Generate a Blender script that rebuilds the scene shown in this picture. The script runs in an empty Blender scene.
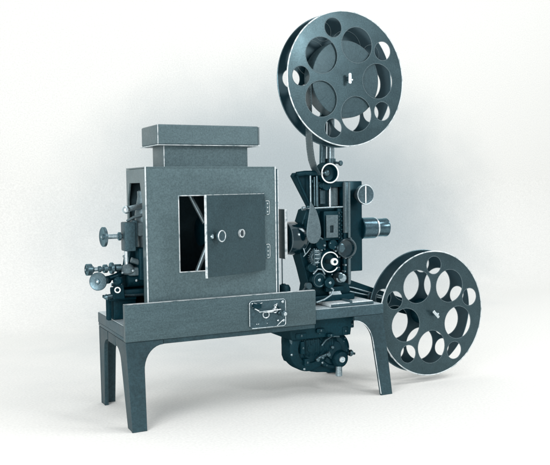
import bpy, bmesh, math, random
from mathutils import Vector, Matrix
random.seed(7)
S = bpy.context.scene
COL = S.collection
PI = math.pi
# ------------------------------------------------------------------ materials
def mat(name, col, rough=.5, metal=0., var=.10, scale=60., bump=.0, coat=0., stretch=(1, 1, 1), spec=.5, grain=.24):
    m = bpy.data.materials.new(name); m.use_nodes = True
    nt = m.node_tree; N = nt.nodes; L = nt.links
    b = N['Principled BSDF']
    b.inputs['Metallic'].default_value = metal
    b.inputs['Specular IOR Level'].default_value = spec
    b.inputs['Coat Weight'].default_value = coat
    b.inputs['Coat Roughness'].default_value = .15
    b.inputs['Specular Tint'].default_value = (.62, .90, 1, 1)
    tc = N.new('ShaderNodeTexCoord'); mp = N.new('ShaderNodeMapping'); mp.inputs['Scale'].default_value = stretch
    L.new(tc.outputs['Object'], mp.inputs['Vector'])
    n1 = N.new('ShaderNodeTexNoise'); n1.inputs['Scale'].default_value = scale; n1.inputs['Detail'].default_value = 6; n1.inputs['Roughness'].default_value = .65
    ng = N.new('ShaderNodeTexNoise'); ng.inputs['Scale'].default_value = 330; ng.inputs['Detail'].default_value = 2; L.new(tc.outputs['Object'], ng.inputs['Vector'])
    n2 = N.new('ShaderNodeTexNoise'); n2.inputs['Scale'].default_value = 9.; n2.inputs['Detail'].default_value = 4
    L.new(mp.outputs[0], n1.inputs['Vector']); L.new(mp.outputs[0], n2.inputs['Vector'])
    mx = N.new('ShaderNodeMath'); mx.operation = 'ADD'
    L.new(n1.outputs['Fac'], mx.inputs[0]); L.new(n2.outputs['Fac'], mx.inputs[1])
    mr = N.new('ShaderNodeMapRange'); mr.inputs['From Min'].default_value = .6; mr.inputs['From Max'].default_value = 1.4
    mr.inputs['To Min'].default_value = 1 - var * 2; mr.inputs['To Max'].default_value = 1 + var * 2
    L.new(mx.outputs[0], mr.inputs['Value'])
    vm = N.new('ShaderNodeVectorMath'); vm.operation = 'SCALE'; vm.inputs[0].default_value = col
    gr = N.new('ShaderNodeMapRange'); gr.inputs['From Min'].default_value = .3; gr.inputs['From Max'].default_value = .7; gr.inputs['To Min'].default_value = 1 - grain; gr.inputs['To Max'].default_value = 1 + grain
    L.new(ng.outputs['Fac'], gr.inputs['Value'])
    mg = N.new('ShaderNodeMath'); mg.operation = 'MULTIPLY'; L.new(mr.outputs[0], mg.inputs[0]); L.new(gr.outputs[0], mg.inputs[1])
    L.new(mg.outputs[0], vm.inputs['Scale']); L.new(vm.outputs[0], b.inputs['Base Color'])
    rr = N.new('ShaderNodeMapRange'); rr.inputs['From Min'].default_value = .3; rr.inputs['From Max'].default_value = .7
    rr.inputs['To Min'].default_value = max(.04, rough - .10); rr.inputs['To Max'].default_value = min(1, rough + .10)
    L.new(n2.outputs['Fac'], rr.inputs['Value']); L.new(rr.outputs[0], b.inputs['Roughness'])
    if bump:
        bp = N.new('ShaderNodeBump'); bp.inputs['Strength'].default_value = bump; bp.inputs['Distance'].default_value = .001
        L.new(n1.outputs['Fac'], bp.inputs['Height']); L.new(bp.outputs[0], b.inputs['Normal'])
    return m
M = {}
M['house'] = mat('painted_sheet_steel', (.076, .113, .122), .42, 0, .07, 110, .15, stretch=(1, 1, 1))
M['hood'] = mat('hood_sheet_steel', (.072, .106, .115), .5, 0, .10, 90, .2, stretch=(1, 1, 2))
M['door'] = mat('shaded_door_steel', (.030, .056, .065), .34, 0, .10, 60, .1, spec=.3)  # shade on the turned-out door put into a darker base colour
M['inner'] = mat('dark_inside', (.01, .022, .028), .8, 0, .3, 40, .1)  # one dark tone for the inner panels and gate aperture
M['board'] = mat('grained_board', (.048, .076, .084), .5, 0, .13, 60, .2, stretch=(1, 1, 9))
M['cast'] = mat('painted_cast_iron', (.032, .060, .072), .55, 0, .25, 120, .35)
M['castleg'] = mat('painted_leg_iron', (.018, .038, .046), .55, 0, .28, 140, .4)
M['top'] = mat('bench_top_sheen', (.42, .50, .53), .3, 0, .12, 80, .1)  # overhead light and sheen put into a pale base colour
M['plate'] = mat('planished_plate', (.66, .72, .74), .3, .2, .08, 60, .05)
M['black'] = mat('black_enamel', (.0012, .014, .021), .38, 0, .3, 60, .12, spec=.3)
M['blackr'] = mat('black_crackle', (.0012, .015, .022), .42, 0, .4, 220, .6, spec=.32)
def no_fresnel(m, g, rough):
    nt = m.node_tree; N = nt.nodes; L = nt.links; b = N['Principled BSDF']; c = b.inputs['Base Color'].links[0].from_socket
    d = N.new('ShaderNodeBsdfDiffuse'); L.new(c, d.inputs['Color'])
    q = N.new('ShaderNodeBsdfGlossy'); q.inputs['Color'].default_value = (.40, .78, .92, 1); q.inputs['Roughness'].default_value = rough
    if b.inputs['Normal'].links:
        n = b.inputs['Normal'].links[0].from_socket; L.new(n, d.inputs['Normal']); L.new(n, q.inputs['Normal'])
    x = N.new('ShaderNodeMixShader'); x.inputs[0].default_value = g
    L.new(d.outputs[0], x.inputs[1]); L.new(q.outputs[0], x.inputs[2]); L.new(x.outputs[0], N['Material Output'].inputs['Surface'])
no_fresnel(M['black'], .035, .32); no_fresnel(M['blackr'], .03, .42)
M['knobmetal'] = mat('tarnished_nickel', (.085, .13, .15), .36, .75, .2, 120, .1)
M['glossblack'] = mat('gloss_black', (.0008, .012, .018), .14, 0, .2, 30, .0, coat=.6)
M['grey'] = mat('grey_paint', (.085, .118, .13), .42, .1, .15, 100, .1)
M['steel'] = mat('bright_steel', (.62, .70, .73), .26, .9, .08, 90, .04)
M['dullsteel'] = mat('dull_steel', (.30, .38, .41), .36, .8, .15, 120, .08)
M['darksteel'] = mat('dark_steel', (.08, .13, .15), .32, .8, .2, 120, .08)
M['edge'] = mat('worn_edge_highlight', (.72, .78, .79), .4, .3, .1, 160, .05)  # edge highlights painted as a pale base colour, broken up by wear
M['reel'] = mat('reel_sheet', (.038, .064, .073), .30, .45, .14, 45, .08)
M['reeldark'] = mat('dark_reel_sheet', (.0015, .014, .021), .42, 0, .2, 45, .08)  # rear flanges only, much darker than the front sheet
M['lens'] = mat('lens_lacquer', (.07, .12, .145), .22, .85, .1, 60, .02)
M['film'] = mat('film_edge', (.030, .050, .060), .40, .0, .14, 200, .1)
def worn_edge_highlight():
    m = M['edge']; nt = m.node_tree; N = nt.nodes; L = nt.links; b = N['Principled BSDF']
    tc = N.new('ShaderNodeTexCoord'); n = N.new('ShaderNodeTexNoise'); n.inputs['Scale'].default_value = 70; n.inputs['Detail'].default_value = 5
    L.new(tc.outputs['Object'], n.inputs['Vector'])
    rp = N.new('ShaderNodeMapRange'); rp.inputs['From Min'].default_value = .32; rp.inputs['From Max'].default_value = .52; L.new(n.outputs['Fac'], rp.inputs['Value'])
    mx = N.new('ShaderNodeMix'); mx.data_type = 'RGBA'; mx.inputs[6].default_value = (.20, .27, .29, 1); mx.inputs[7].default_value = (.66, .70, .71, 1)
    L.new(rp.outputs[0], mx.inputs[0]); L.new(mx.outputs[2], b.inputs['Base Color'])
worn_edge_highlight()
def film_mat(name, strip):
    m = mat(name, (.030, .052, .060), .34, 0, .2, 120, .1); nt = m.node_tree; N = nt.nodes; L = nt.links; b = N['Principled BSDF']
    old = b.inputs['Base Color'].links[0].from_socket
    tc = N.new('ShaderNodeTexCoord'); se = N.new('ShaderNodeSeparateXYZ'); L.new(tc.outputs['Object'], se.inputs[0])
    def mth(op, a, c=None):
        q = N.new('ShaderNodeMath'); q.operation = op
        for i, v in enumerate((a, c)):
            if v is None: continue
            if isinstance(v, (int, float)): q.inputs[i].default_value = v
            else: L.new(v, q.inputs[i])
        return q.outputs[0]
    if strip:      # perforations along both edges
        e = mth('GREATER_THAN', mth('ABSOLUTE', se.outputs[1]), .0115); e2 = mth('LESS_THAN', mth('ABSOLUTE', se.outputs[1]), .0142)
        fz = mth('LESS_THAN', mth('FRACT', mth('MULTIPLY', se.outputs[2], 160)), .5)
        f = mth('MULTIPLY', mth('MULTIPLY', e, e2), fz)
    else:          # wound layers and radial scuffs on the side of the roll
        rad = mth('SQRT', mth('ADD', mth('POWER', se.outputs[0], 2), mth('POWER', se.outputs[2], 2)))
        an = mth('ARCTAN2', se.outputs[2], se.outputs[0])
        cb = N.new('ShaderNodeCombineXYZ'); L.new(mth('MULTIPLY', rad, 900), cb.inputs[0]); n1 = N.new('ShaderNodeTexNoise'); n1.inputs['Scale'].default_value = 1; L.new(cb.outputs[0], n1.inputs['Vector'])
        cc = N.new('ShaderNodeCombineXYZ'); L.new(mth('MULTIPLY', rad, 30), cc.inputs[0]); L.new(mth('MULTIPLY', an, 26), cc.inputs[1]); n2 = N.new('ShaderNodeTexNoise'); n2.inputs['Scale'].default_value = 1; n2.inputs['Detail'].default_value = 3; L.new(cc.outputs[0], n2.inputs['Vector'])
        f = mth('MULTIPLY', mth('GREATER_THAN', n2.outputs['Fac'], .62), .5)
        f = mth('ADD', f, mth('MULTIPLY', mth('GREATER_THAN', n1.outputs['Fac'], .55), .3))
    mx = N.new('ShaderNodeMix'); mx.data_type = 'RGBA'; L.new(f, mx.inputs[0]); L.new(old, mx.inputs[6]); mx.inputs[7].default_value = (.09, .13, .14, 1) if strip else (.006, .016, .022, 1)
    L.new(mx.outputs[2], b.inputs['Base Color']); return m
M['filmstrip'] = film_mat('perforated_film', True); M['filmroll'] = film_mat('wound_film', False)
M['white'] = mat('white_enamel', (.85, .87, .86), .35, 0, .03, 60)
M['glass'] = mat('dark_glass', (.012, .022, .03), .08, 0, .1, 20, coat=.5)

# ------------------------------------------------------------------ mesh helpers
def box(bm, x0, x1, y0, y1, z0, z1, bev=.0012, seg=2):
    vs = [bm.verts.new((x, y, z)) for x in (x0, x1) for y in (y0, y1) for z in (z0, z1)]
    fs = [(0, 1, 3, 2), (4, 6, 7, 5), (0, 4, 5, 1), (2, 3, 7, 6), (0, 2, 6, 4), (1, 5, 7, 3)]
    F = [bm.faces.new([vs[i] for i in f]) for f in fs]
    if bev:
        es = list({e for f in F for e in f.edges})
        bmesh.ops.bevel(bm, geom=es, offset=bev, segments=seg, affect='EDGES', profile=.5)
    return bm
def frame_for(axis):
    a = Vector(axis).normalized(); h = Vector((0, 0, 1)) if abs(a.z) < .9 else Vector((1, 0, 0))
    u = h.cross(a).normalized(); v = a.cross(u)
    return a, u, v
def lathe(bm, org, axis, prof, n=40, cap=True, cl=False):
    """prof: list of (t along axis, radius)"""
    a, u, v = frame_for(axis); o = Vector(org); rings = []
    for t, r in prof:
        rings.append([bm.verts.new(o + a * t + (u * math.cos(2 * PI * k / n) + v * math.sin(2 * PI * k / n)) * r) for k in range(n)])
    m = len(rings)
    for i in range(m if cl else m - 1):
        A, B = rings[i], rings[(i + 1) % m]
        for k in range(n): bm.faces.new((A[k], A[(k + 1) % n], B[(k + 1) % n], B[k]))
    if cap and not cl:
        bm.faces.new(rings[0][::-1]); bm.faces.new(rings[-1])
    return bm
def cyl(bm, org, axis, r, h, bev=.0008, n=32):
    b = min(bev, r * .4, h * .4)
    return lathe(bm, org, axis, [(0, r - b), (b, r), (h - b, r), (h, r - b)], n)
def rod(bm, p0, p1, r, r1=None, n=20):
    p0 = Vector(p0); p1 = Vector(p1); d = p1 - p0; r1 = r if r1 is None else r1
    return lathe(bm, p0, d, [(0, r), (d.length, r1)], n)
def torus(bm, org, axis, R, r, n=64, k=10, flat=1.):
    return lathe(bm, org, axis, [(math.sin(2 * PI * j / k) * r * flat, R + math.cos(2 * PI * j / k) * r) for j in range(k)], n, False, True)
def extrude(bm, loops, fn, t0, t1, bev=0.):
    """loops: outline first, then holes, 2D; fn(a,b,t)->xyz. Solid plate between t0 and t1."""
    es = []; f0 = []
    for lp in loops:
        vs = [bm.verts.new(fn(p[0], p[1], t0)) for p in lp]
        f0.append(vs)
        for i in range(len(vs)): es.append(bm.edges.new((vs[i], vs[(i + 1) % len(vs)])))
    if len(loops) == 1:
        F = [bm.faces.new(f0[0])]
    else:
        r = bmesh.ops.triangle_fill(bm, use_beauty=True, use_dissolve=False, edges=es)
        F = [g for g in r['geom'] if isinstance(g, bmesh.types.BMFace)]
    mp = {}
    for lp, vs in zip(loops, f0):
        for p, v in zip(lp, vs): mp[v] = bm.verts.new(fn(p[0], p[1], t1))
    G = [bm.faces.new([mp[v] for v in f.verts][::-1]) for f in F]
    sides = []
    for vs in f0:
        for i in range(len(vs)):
            a, b = vs[i], vs[(i + 1) % len(vs)]
            sides.append(bm.faces.new((a, b, mp[b], mp[a])))
    bmesh.ops.recalc_face_normals(bm, faces=F + G + sides)
    if bev:
        rim = set()
        for vs in f0:
            for i in range(len(vs)):
                for q in ((vs[i], vs[(i + 1) % len(vs)]), (mp[vs[i]], mp[vs[(i + 1) % len(vs)]])):
                    e = bm.edges.get(q)
                    if e: rim.add(e)
        bmesh.ops.bevel(bm, geom=list(rim), offset=bev, segments=1, affect='EDGES')
    return bm
XZ = lambda a, b, t: (a, t, b)      # plate facing the front, thickness along y
YZ = lambda a, b, t: (t, a, b)      # plate facing the end, thickness along x
XY = lambda a, b, t: (a, b, t)
def circ(cx, cy, r, n=48, ph=0): return [(cx + r * math.cos(2 * PI * k / n + ph), cy + r * math.sin(2 * PI * k / n + ph)) for k in range(n)]
def rrect(x0, x1, z0, z1, r, n=5):
    out = []
    for cx, cz, a0 in ((x1 - r, z1 - r, 0), (x0 + r, z1 - r, 90), (x0 + r, z0 + r, 180), (x1 - r, z0 + r, 270)):
        for k in range(n + 1):
            a = math.radians(a0 + 90 * k / n); out.append((cx + r * math.cos(a), cz + r * math.sin(a)))
    return out
def tube(bm, pts, r, n=14):
    P = [Vector(p) for p in pts]; rings = []
    up = Vector((0.13, .2, 1)).normalized(); pu = None
    for i, p in enumerate(P):
        t = (P[min(i + 1, len(P) - 1)] - P[max(i - 1, 0)]).normalized()
        u = (up - t * up.dot(t)) if pu is None else (pu - t * pu.dot(t)); u.normalize(); pu = u; v = t.cross(u)
        rr = r[i] if isinstance(r, (list, tuple)) else r
        rings.append([bm.verts.new(p + (u * math.cos(2 * PI * k / n) + v * math.sin(2 * PI * k / n)) * rr) for k in range(n)])
    for A, B in zip(rings, rings[1:]):
        for k in range(n): bm.faces.new((A[k], A[(k + 1) % n], B[(k + 1) % n], B[k]))
    bm.faces.new(rings[0][::-1]); bm.faces.new(rings[-1])
    return bm
def NB(): return bmesh.new()
def wloc(o):
    v = Vector(o.location)
    while o.parent: o = o.parent; v += Vector(o.location)
    return v
def obj(name, bm, m, parent=None, org=None, ang=32):
    bmesh.ops.recalc_face_normals(bm, faces=bm.faces[:])
    if org is None:
        xs = [v.co for v in bm.verts]
        org = Vector([(min(c[i] for c in xs) + max(c[i] for c in xs)) / 2 for i in range(3)])
        org.z = min(c.z for c in xs)
    org = Vector(org)
    bmesh.ops.translate(bm, verts=bm.verts[:], vec=-org)
    me = bpy.data.meshes.new(name); bm.to_mesh(me); bm.free()
    me.materials.append(M[m] if isinstance(m, str) else m)
    me.shade_smooth(); me.set_sharp_from_angle(angle=math.radians(ang))
    o = bpy.data.objects.new(name, me); COL.objects.link(o)
    if parent: o.parent = parent; o.location = org - wloc(parent)
    else: o.location = org
    return o
def thing(name, label, cat, loc, group=None):
    o = bpy.data.objects.new(name, None); COL.objects.link(o); o.location = loc; o.empty_display_size = .05
    o['label'] = label; o['category'] = cat
    if group: o['group'] = group
    return o
def copy_tree(o, parent=None):
    c = o.copy(); COL.objects.link(c); c.parent = parent
    for ch in list(o.children): copy_tree(ch, c)
    return c
bm = None
# ------------------------------------------------------------------ backdrop: a paper sweep, floor curving up into a wall
bm = NB()
prof = [(-1.7, 0.)] + [(1.15 + .55 * math.sin(a), .55 - .55 * math.cos(a)) for a in [PI / 2 * k / 16 for k in range(17)]] + [(1.7, 3.6)]
rows = []
for x in (-4.5, -2, 0, 2, 4, 7):
    rows.append([bm.verts.new((x, y, z)) for y, z in prof])
for A, B in zip(rows, rows[1:]):
    for i in range(len(prof) - 1): bm.faces.new((A[i], B[i], B[i + 1], A[i + 1]))
bp = bpy.data.materials.new('vignette_backdrop'); bp.use_nodes = True
N = bp.node_tree.nodes; L = bp.node_tree.links; b = N['Principled BSDF']; b.inputs['Roughness'].default_value = .85; b.inputs['Specular IOR Level'].default_value = .2
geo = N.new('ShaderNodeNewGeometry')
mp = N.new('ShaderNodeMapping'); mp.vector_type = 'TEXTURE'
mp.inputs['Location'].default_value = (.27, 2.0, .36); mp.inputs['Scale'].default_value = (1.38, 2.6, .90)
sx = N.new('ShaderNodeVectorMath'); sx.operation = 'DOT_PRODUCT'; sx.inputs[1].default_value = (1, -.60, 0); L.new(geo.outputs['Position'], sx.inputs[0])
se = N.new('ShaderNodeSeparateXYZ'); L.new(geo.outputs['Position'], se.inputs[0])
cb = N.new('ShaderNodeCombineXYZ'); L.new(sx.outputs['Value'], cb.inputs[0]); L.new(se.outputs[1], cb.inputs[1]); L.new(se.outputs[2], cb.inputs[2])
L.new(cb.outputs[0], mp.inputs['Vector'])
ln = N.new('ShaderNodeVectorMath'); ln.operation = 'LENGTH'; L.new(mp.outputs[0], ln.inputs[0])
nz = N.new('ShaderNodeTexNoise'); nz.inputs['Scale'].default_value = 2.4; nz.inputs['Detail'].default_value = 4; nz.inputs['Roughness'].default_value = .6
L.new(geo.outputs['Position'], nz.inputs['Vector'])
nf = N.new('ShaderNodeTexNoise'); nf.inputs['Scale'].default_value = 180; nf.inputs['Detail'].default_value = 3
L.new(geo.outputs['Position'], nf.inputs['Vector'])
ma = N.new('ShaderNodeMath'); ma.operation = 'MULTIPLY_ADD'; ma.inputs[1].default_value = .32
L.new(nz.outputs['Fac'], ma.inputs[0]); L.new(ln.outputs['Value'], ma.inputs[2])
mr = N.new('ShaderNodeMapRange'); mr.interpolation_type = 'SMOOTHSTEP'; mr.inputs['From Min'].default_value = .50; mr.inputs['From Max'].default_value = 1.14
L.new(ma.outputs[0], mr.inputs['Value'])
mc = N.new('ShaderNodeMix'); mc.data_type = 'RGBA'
mc.inputs[6].default_value = (.43, .475, .49, 1); mc.inputs[7].default_value = (.80, .79, .76, 1)  # grey vignette around the machine painted into the colour, fading to cream
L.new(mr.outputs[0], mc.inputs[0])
m2 = N.new('ShaderNodeMapRange'); m2.inputs['From Min'].default_value = .3; m2.inputs['From Max'].default_value = .7; m2.inputs['To Min'].default_value = .93; m2.inputs['To Max'].default_value = 1.06
L.new(nf.outputs['Fac'], m2.inputs['Value'])
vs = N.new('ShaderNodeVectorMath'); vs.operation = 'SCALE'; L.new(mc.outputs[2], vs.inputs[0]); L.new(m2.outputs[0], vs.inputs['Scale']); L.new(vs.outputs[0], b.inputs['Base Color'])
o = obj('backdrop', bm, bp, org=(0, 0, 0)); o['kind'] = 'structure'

# ------------------------------------------------------------------ bench
T = thing('bench', 'low dark cast iron bench with four flared legs carrying the lamp house and projector head', 'bench', (.32, .12, 0))
bm = NB()
extrude(bm, [[(0, .0175), (.4485, .0175), (.4485, .004), (.637, .004), (.637, .238), (0, .238)]], XY, .188, .2116, .0010)
bt = obj('bench_top', bm, 'cast', T)
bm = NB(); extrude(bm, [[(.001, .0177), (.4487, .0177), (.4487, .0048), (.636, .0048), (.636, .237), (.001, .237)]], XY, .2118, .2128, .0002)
obj('top_sheen', bm, 'top', bt)  # thin pale skin over the dark top, carrying the painted sheen
bm = NB(); box(bm, .0006, .446, .0175, .2375, .1805, .1876, .0008); obj('under_tray', bm, 'cast', T)
bm = NB(); box(bm, 0, .4485, 0, .017, .18, .2577, .0014); fb = obj('front_board', bm, 'board', T)
bm = NB(); box(bm, .0, .4482, .0025, .0145, .2578, .2588, .0004, 1); obj('edge_highlight', bm, 'edge', fb)
SPL = .038
def arc(cx, cz, r, a0, a1, n=9): return [(cx + r * math.cos(math.radians(a0 + (a1 - a0) * k / n)), cz + r * math.sin(math.radians(a0 + (a1 - a0) * k / n))) for k in range(n + 1)]
def leg(x0, w, side, front, ztop, fil):
    """L section leg: a flange across the end of the bench and one along its side, splayed outward in depth"""
    bm = NB(); t = .009
    # front/rear flange outline in x,z  (side=+1: outer edge at x0, grows towards +x)
    def fx(a): return x0 + side * a
    out = [(fx(0), 0), (fx(w * .86), 0), (fx(w), ztop - .062)]
    out += [(fx(w + fil * (1 - math.cos(a))), ztop - .062 + .052 * math.sin(a)) for a in [PI / 2 * k / 9 for k in range(1, 10)]]
    out += [(fx(w + fil), ztop), (fx(0), ztop)]
    yb = .004 if front else .236
    sg = -1 if front else 1
    spl = SPL if front else -.006
    def sh(z): return yb + sg * spl * max(0, (1 - z / .18)) ** 1.0
    extrude(bm, [out], lambda a, b_, tt: (a, sh(b_) - sg * tt, b_), 0, t, .0008)
    # end flange in y,z
    d = .052 if front else .044
    def fy(a, z): return sh(z) - sg * a
    o2 = [(t * .5, 0), (d * .72, 0), (d, ztop - .045)]
    o2 += [(d + .034 * (1 - math.cos(a)), ztop - .045 + .026 * math.sin(a)) for a in [PI / 2 * k / 7 for k in range(1, 8)]]
    o2 += [(d + .034, ztop - .0005), (t * .5, ztop - .0005)]
    extrude(bm, [o2], lambda a, b_, tt: (x0 + side * (tt + .0004), fy(a, b_), b_), 0, t, .0008)
    return obj('leg', bm, 'castleg', T)
leg(.0008, .036, 1, True, .1795, .045)
leg(.6365, .036, -1, True, .1875, .045)
leg(.0008, .036, 1, False, .1795, .045)
leg(.6365, .036, -1, False, .1875, .045)
bm = NB(); extrude(bm, [[(.0825, .1695), (.30, .1690), (.4475, .1700), (.4475, .1795), (.0825, .1795)]], XZ, .0045, .013, .0006); obj('apron', bm, 'castleg', T)
bm = NB(); extrude(bm, [[(.0825, .1695), (.5549, .1695), (.5549, .1795), (.0825, .1795)]], XZ, .2265, .2355, .0006); obj('apron', bm, 'castleg', T)
bm = NB(); extrude(bm, [[(.0905, .158), (.153, .158), (.153, .1792), (.0905, .1792)]], YZ, .0014, .0095, .0004); obj('end_rail', bm, 'castleg', T)
bm = NB(); extrude(bm, [[(.0905, .160), (.153, .160), (.153, .1872), (.0905, .1872)]], YZ, .6275, .6355, .0004); obj('end_rail', bm, 'castleg', T)
# thin pale bead painting a highlight along the inner arch of the right leg
bm = NB()
w, fil, zt = .036, .045, .1875
pts = []
for z in [.004 + .118 * k / 10 for k in range(11)]:
    x = w * .86 + (w - w * .86) * z / (zt - .062); pts.append((x, z))
pts += [(w + fil * (1 - math.cos(a)), zt - .062 + .052 * math.sin(a)) for a in [PI / 2 * k / 9 for k in range(0, 10)]]
tube(bm, [(.6365 - x - .0006, .0052 - SPL * max(0, 1 - z / .18) - .0008, z) for x, z in pts], .0011, 8)
obj('arch_highlight', bm, 'edge', T)

# knife switch on the board
sw = NB(); extrude(sw, [rrect(.279, .368, .1845, .2455, .007)], XZ, -.0035, .0, .0005); sw = obj('switch_plate', sw, 'cast', T)
bm = NB(); q = rrect(.279, .368, .1845, .2455, .007, 6)
tube(bm, [(x, -.0038, z) for x, z in q[-9:] + q[:16]], .0009, 8)
obj('plate_rim', bm, 'steel', sw)
bm = NB(); rod(bm, (.299, -.012, .2215), (.352, -.012, .2235), .0013); box(bm, .312, .332, -.0125, -.004, .2185, .2225, .0006)
rod(bm, (.336, -.012, .223), (.343, -.012, .238), .0012); obj('switch_blade', bm, 'edge', sw)
bm = NB(); torus(bm, (.318, -.006, .214), (0, 1, 0), .0075, .0016, 32, 8); torus(bm, (.341, -.006, .222), (0, 1, 0), .0055, .0014, 32, 8)
torus(bm, (.341, -.006, .232), (0, 1, 0), .0025, .0011, 24, 8); obj('contact_ring', bm, 'steel', sw)
bm = NB(); cyl(bm, (.352, -.004, .2145), (0, -1, 0), .0058, .010); cyl(bm, (.354, -.0135, .2145), (.35, -1, 0), .0072, .010, .002)
obj('switch_knob', bm, 'darksteel', sw)
bm = NB(); cyl(bm, (.3565, -.0225, .2145), (.35, -1, 0), .0048, .004, .0015); obj('knob_cap', bm, 'steel', sw)
for x, z, r in ((.361, .239, .0032), (.286, .240, .0018), (.296, .1935, .0016), (.3005, .1935, .0016), (.3215, .1935, .0014), (.349, .1975, .0022), (.3625, .1965, .003)):
    bm = NB(); lathe(bm, (x, -.0032, z), (0, -1, 0), [(0, r), (.0012, r * .95), (.0022, r * .5), (.0026, r * .1)], 16); obj('screw', bm, 'steel', sw)
bm = NB(); tube(bm, [(.286, -.006, .232), (.292, -.008, .228), (.299, -.011, .2235)], .0012, 8); obj('lead_wire', bm, 'edge', sw)
bm = NB(); tube(bm, [(.345, -.006, .186), (.352, -.008, .193), (.357, -.010, .198)], .0010, 8); obj('lead_wire', bm, 'edge', sw)
bm = NB(); tube(bm, [(.2895, -.004, .2415), (.30, -.007, .2375), (.309, -.006, .241)], .0009, 8); obj('lead_wire', bm, 'edge', sw)
bm = NB(); box(bm, .286, .306, -.009, -.0036, .229, .2395, .001); obj('fuse_block', bm, 'black', sw)
bm = NB(); box(bm, .345, .351, -.008, -.0036, .225, .229, .0008); obj('fuse_block', bm, 'black', sw)

# ------------------------------------------------------------------ lamp house
X0, X1, Y0, Y1, Z0, Z1 = .0548, .3577, .020, .166, .2132, .5405
T = thing('lamp_house', 'tall grey sheet steel lamp house with vented hood and a half open door', 'lamp house', (.206, .093, .2132))
t = .004
ox0, ox1, oz0, oz1 = .1275, .325, .3175, .4815
bm = NB()
extrude(bm, [[(X0, Z0), (X1, Z0), (X1, Z1), (X0, Z1)], [(ox0, oz0), (ox1, oz0), (ox1, oz1), (ox0, oz1)]], XZ, Y0, Y0 + t, .0006)
fp = obj('front_panel', bm, 'house', T)
bm = NB()
extrude(bm, [[(Y0 + t + .0003, Z0), (Y1, Z0), (Y1, Z1 - .0005), (Y0 + t + .0003, Z1 - .0005)],
             [(.046, .225), (.154, .225), (.154, .474), (.139, .510), (.060, .510), (.046, .474)]], YZ, X0, X0 + t, .0005)
obj('left_panel', bm, 'house', T)
bm = NB(); extrude(bm, [[(Y0 + t + .0003, Z0), (Y1, Z0), (Y1, Z1 - .0005), (Y0 + t + .0003, Z1 - .0005)], circ(.085, .385, .026, 32)], YZ, X1 - t, X1, .0005); obj('right_panel', bm, 'house', T)
bm = NB(); box(bm, X0 + t + .0003, X1 - t - .0003, Y1 - t, Y1 - .0005, Z0, Z1 - .0005, .0004); obj('rear_panel', bm, 'inner', T)
bm = NB(); extrude(bm, [[(X0 + .0002, Y0 + .0002), (X1 - .0002, Y0 + .0002), (X1 - .0002, Y1), (X0 + .0002, Y1)], [(.112, .059), (.303, .059), (.303, .133), (.112, .133)]], XY, Z1 + .0002, Z1 + .003, .0005); obj('roof_panel', bm, 'house', T)
bm = NB(); box(bm, X0 + t, X1 - t, Y0 + t, Y1 - t, Z0, Z0 + .003, 0); obj('floor_panel', bm, 'inner', T)
# strips painted as pale highlights along the corners, broken by wear
bm = NB(); box(bm, X0 - .0008, X0 + .0022, Y0 - .0014, Y0 - .0001, Z0, Z1 + .003, .0004, 1); obj('corner_strip_and_highlight', bm, 'edge', T)
bm = NB(); box(bm, X1 - .0012, X1 + .0012, Y0 - .0014, Y0 - .0001, Z0, Z1 + .003, .0004, 1); obj('corner_strip_and_highlight', bm, 'edge', T)
bm = NB(); box(bm, X1 + .0002, X1 + .0065, Y0 + .001, Y0 + .0035, Z0, Z1 - .002, .0004, 1); obj('corner_strip_and_highlight', bm, 'cast', T)
bm = NB(); box(bm, X1 + .0066, X1 + .0082, Y0 + .001, Y0 + .003, Z0, Z1 - .004, .0003, 1); obj('corner_strip_and_highlight', bm, 'edge', T)
# door opening trim, painted as pale edge highlights
bm = NB(); e = .0011
for a in ((ox0 - e, ox0 + e, oz0 - e, oz1 + e), (ox0 + e, ox1 - .003, oz1 - e, oz1 + e), (ox0 + e, ox1 - .06, oz0 - e, oz0 + e)):
    box(bm, a[0], a[1], Y0 - .0012, Y0 - .0001, a[2], a[3], .0003, 1)
obj('opening_trim_highlight', bm, 'edge', fp)
# neck and hood
nx0, nx1, ny0, ny1 = .1085, .3065, .0555, .1365
bm = NB()
extrude(bm, [rrect(nx0, nx1, ny0, ny1, .002), rrect(nx0 + .003, nx1 - .003, ny0 + .003, ny1 - .003, .001)], XY, Z1 + .0032, .5925, 0)
nk = obj('vent_neck', bm, 'hood', T)
bm = NB(); box(bm, nx0 - .0006, nx0 + .0012, ny0 - .0012, ny0 - .0001, Z1 + .004, .5895, .0003, 1); obj('neck_highlight', bm, 'edge', nk)
cx0, cx1, cy0, cy1 = .0905, .3295, .040, .162
bm = NB()
ol = [rrect(cx0, cx1, cy0, cy1, .006)]
extrude(bm, ol, XY, .5915, .6345, .0022)
hd = obj('hood', bm, 'hood', T)
bm = NB(); extrude(bm, [rrect(cx0 - .003, cx1 + .003, cy0 - .003, cy1 + .003, .004), rrect(cx0 + .004, cx1 - .004, cy0 + .004, cy1 - .004, .002)], XY, .5898, .5912, .0003); obj('hood_lip', bm, 'edge', hd)
bm = NB(); box(bm, cx0 - .0003, cx0 + .0013, cy0 - .0012, cy0 + .0002, .593, .634, .0003, 1); obj('hood_strip', bm, 'edge', hd)
bm = NB(); box(bm, cx1 - .0020, cx1 - .0008, cy0 - .0010, cy0 - .0001, .593, .633, .0003, 1); obj('hood_strip', bm, 'cast', hd)
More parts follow.
